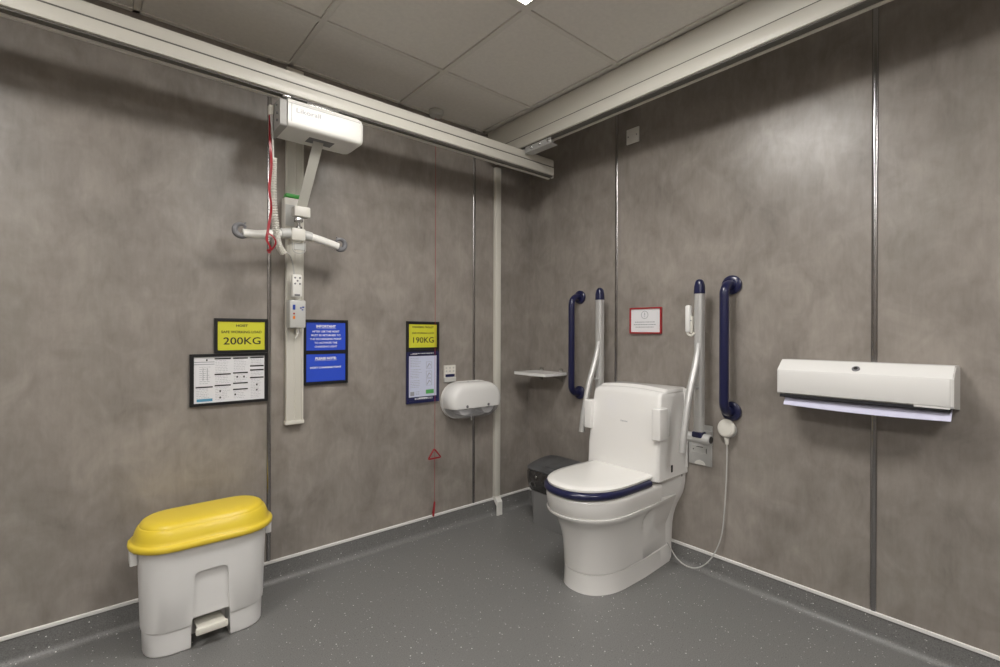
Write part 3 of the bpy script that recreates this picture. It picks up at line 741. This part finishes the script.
# ------------------------------------------------------------------ paper towel dispenser
t = thing('paper_towel_dispenser', 'wide white metal paper towel dispenser on right wall', 'dispenser', (0, -1.94, .93))
ya, yb = -1.668, -2.208
pf = [(-.001, .930), (-.001, 1.086), (-.004, 1.089), (-.096, 1.091), (-.104, 1.088), (-.145, 1.056), (-.150, 1.049), (-.150, .955), (-.143, .948), (-.10, .944)]
obj('cabinet', MB().loft([[Vector((x, y, z)) for x, z in pf] for y in (ya, yb)]), 'bodyw', t, 25)
obj('front_cover', MB().box(-.1545, -.1495, yb+.006, ya-.006, .954, 1.046, .002), 'bodyw', t)
pe = [(x*1.0, z) for x, z in pf]
for y, y2 in ((ya, ya+.003), (yb-.003, yb)):
    obj('side_panel', MB().loft([[Vector((x*.96-.001, yy, z*.0+(.94+(z-.94)*.97))) for x, z in pf] for yy in (y, y2)]), 'bodyw', t, 25)
n_ = Vector((-.7, 0, .7)).normalized()
obj('lock', MB().lathe(Vector((-.133, -1.936, 1.0655)), n_, [(.013, 0), (.013, .003), (.009, .005)], 20), 'ggrey', t)
obj('lock_core', MB().lathe(Vector((-.133, -1.936, 1.0655))+n_*.005, n_, [(.007, 0), (.006, .002)], 14), 'black', t)
obj('outlet_slot', MB().box(-.142, -.02, yb+.006, ya-.006, .935, .9445).box(-.149, -.135, yb+.01, ya-.01, .938, .9485), 'gap', t)
obj('serrated_edge', MB().box(-.1525, -.1502, yb+.006, yb+.10, .946, .9535), 'bodyw', t)
tw = MB(); rings = []
for k in range(25):
    f = k/24; y = ya-.022+(yb+.004-ya+.022)*f; sag = .006*math.sin(PI*f)
    rings.append([Vector((-.118, y, .942)), Vector((-.132, y, .928-sag*.3)), Vector((-.148, y, .906-sag)), Vector((-.146, y, .904-sag)), Vector((-.128, y, .924-sag*.3)), Vector((-.114, y, .940))])
tw.loft(rings)
tl = obj('towel_sheet', tw, 'towel', t, 60)

# ------------------------------------------------------------------ yellow lidded pedal bin
t = thing('pedal_bin', 'white pedal bin with bright yellow lid against the left wall', 'bin', (-2.0, -.225, 0))
BX, BY = -2.007, -.214
def stad_ring(z, w_, d_, cx=BX, cy=BY, n=14, e=2.0):
    pts = []; r = d_/2; hw = w_/2-r
    for k in range(n+1):
        a = -PI/2+PI*k/n; pts.append(Vector((cx+hw+r*abs(math.cos(a))**(2/e), cy+r*math.copysign(abs(math.sin(a))**(2/e), math.sin(a)), z)))
    for k in range(n+1):
        a = PI/2+PI*k/n; pts.append(Vector((cx-hw-r*abs(math.cos(a))**(2/e), cy+r*math.copysign(abs(math.sin(a))**(2/e), math.sin(a)), z)))
    return pts
body = MB().loft([stad_ring(z, w_, d_, e=2.5) for z, w_, d_ in ((.0005, .402, .200), (.006, .408, .208), (.088, .411, .212), (.090, .414, .218), (.094, .420, .222), (.25, .430, .236), (.402, .440, .250))])
bo = obj('bin_body', body, 'binw', t, 40)
def arch_cut(x0, x1, z0, z1, y0, y1, r, slope=0):
    pts = [(x0-slope, z0), (x1+slope, z0)]
    for k in range(7):
        a = k/6*PI/2; pts.append((x1-r+r*math.cos(a), z1-r+r*math.sin(a)))
    for k in range(7):
        a = PI/2+k/6*PI/2; pts.append((x0+r+r*math.cos(a), z1-r+r*math.sin(a)))
    return MB().loft([[Vector((u, y, v)) for u, v in pts] for y in (y0, y1)])
def boolean(o, cutter_mb):
    bm = cutter_mb.bm; bmesh.ops.recalc_face_normals(bm, faces=bm.faces); bmesh.ops.translate(bm, verts=bm.verts, vec=-WL[o.name])
    me = bpy.data.meshes.new('c'); bm.to_mesh(me); bm.free(); c = bpy.data.objects.new('c', me); col.objects.link(c)
    c.parent = o.parent
    md = o.modifiers.new('b', 'BOOLEAN'); md.operation = 'DIFFERENCE'; md.object = c; md.solver = 'EXACT'
    bpy.context.view_layer.update()
    new = bpy.data.meshes.new_from_object(o.evaluated_get(bpy.context.evaluated_depsgraph_get()))
    o.modifiers.clear(); new.name = o.name; o.data = new; bpy.data.objects.remove(c)
    for p in new.polygons: p.use_smooth = True
    new.set_sharp_from_angle(angle=math.radians(30))
boolean(bo, arch_cut(-2.058, -1.945, -.02, .292, -.40, -.318, .022, .010))
boolean(bo, arch_cut(-2.066, -1.937, -.02, .115, -.40, -.215, .01, .002))
obj('pedal', MB().box(-2.056, -1.948, -.352, -.336, .056, .082, .005).box(-2.050, -1.954, -.350, -.230, .076, .082, .002, 1, rot=((-2.0, -.35, .08), 'X', -.12)), 'pedal', t)
for s in (-1, 1):
    x = BX+s*.230
    obj('side_clip', MB().box(x-.012, x+.012, BY-.034, BY+.034, .338, .400, .004), 'binw', t)
lidm = MB().loft([stad_ring(z, w_, d_, e=2.1) for z, w_, d_ in ((.398, .462, .258), (.394, .486, .278), (.398, .495, .286), (.406, .498, .288), (.413, .496, .286), (.417, .488, .279), (.418, .476, .267), (.421, .470, .262), (.432, .464, .256), (.446, .456, .248), (.458, .446, .238), (.466, .436, .229), (.4695, .430, .223), (.4697, .427, .220), (.4730, .424, .217), (.480, .416, .209), (.486, .396, .190), (.4895, .36, .155), (.491, .30, .09), (.4912, .24, .04))])
obj('lid', lidm, 'lidy', t, 50)

# ------------------------------------------------------------------ world, camera
wd = bpy.data.worlds.new('w'); C.world = wd; wd.use_nodes = True
wd.node_tree.nodes['Background'].inputs[0].default_value = (.5, .48, .45, 1); wd.node_tree.nodes['Background'].inputs[1].default_value = .05
cx, cy, cz, yaw, pitch, roll, F = -2.3474, -2.4547, 1.2, .8689, -.0016, .0032, 479.3852
f = Vector((math.cos(pitch)*math.cos(yaw), math.cos(pitch)*math.sin(yaw), math.sin(pitch)))
r = Vector((math.sin(yaw), -math.cos(yaw), 0)); u = r.cross(f)
c_, s_ = math.cos(roll), math.sin(roll); r2 = r*c_+u*s_; u2 = u*c_-r*s_
cam = bpy.data.cameras.new('camera'); co = bpy.data.objects.new('camera', cam); col.objects.link(co)
cam.sensor_width = 36; cam.lens = F/1000*36; cam.clip_start = .02
mt = Matrix.Identity(4)
for i in range(3): mt[i][0] = r2[i]; mt[i][1] = u2[i]; mt[i][2] = -f[i]
mt[0][3], mt[1][3], mt[2][3] = cx, cy, cz
co.matrix_world = mt
C.camera = co
C.view_settings.view_transform = 'Standard'
C.view_settings.look = 'None'
C.view_settings.exposure = .12
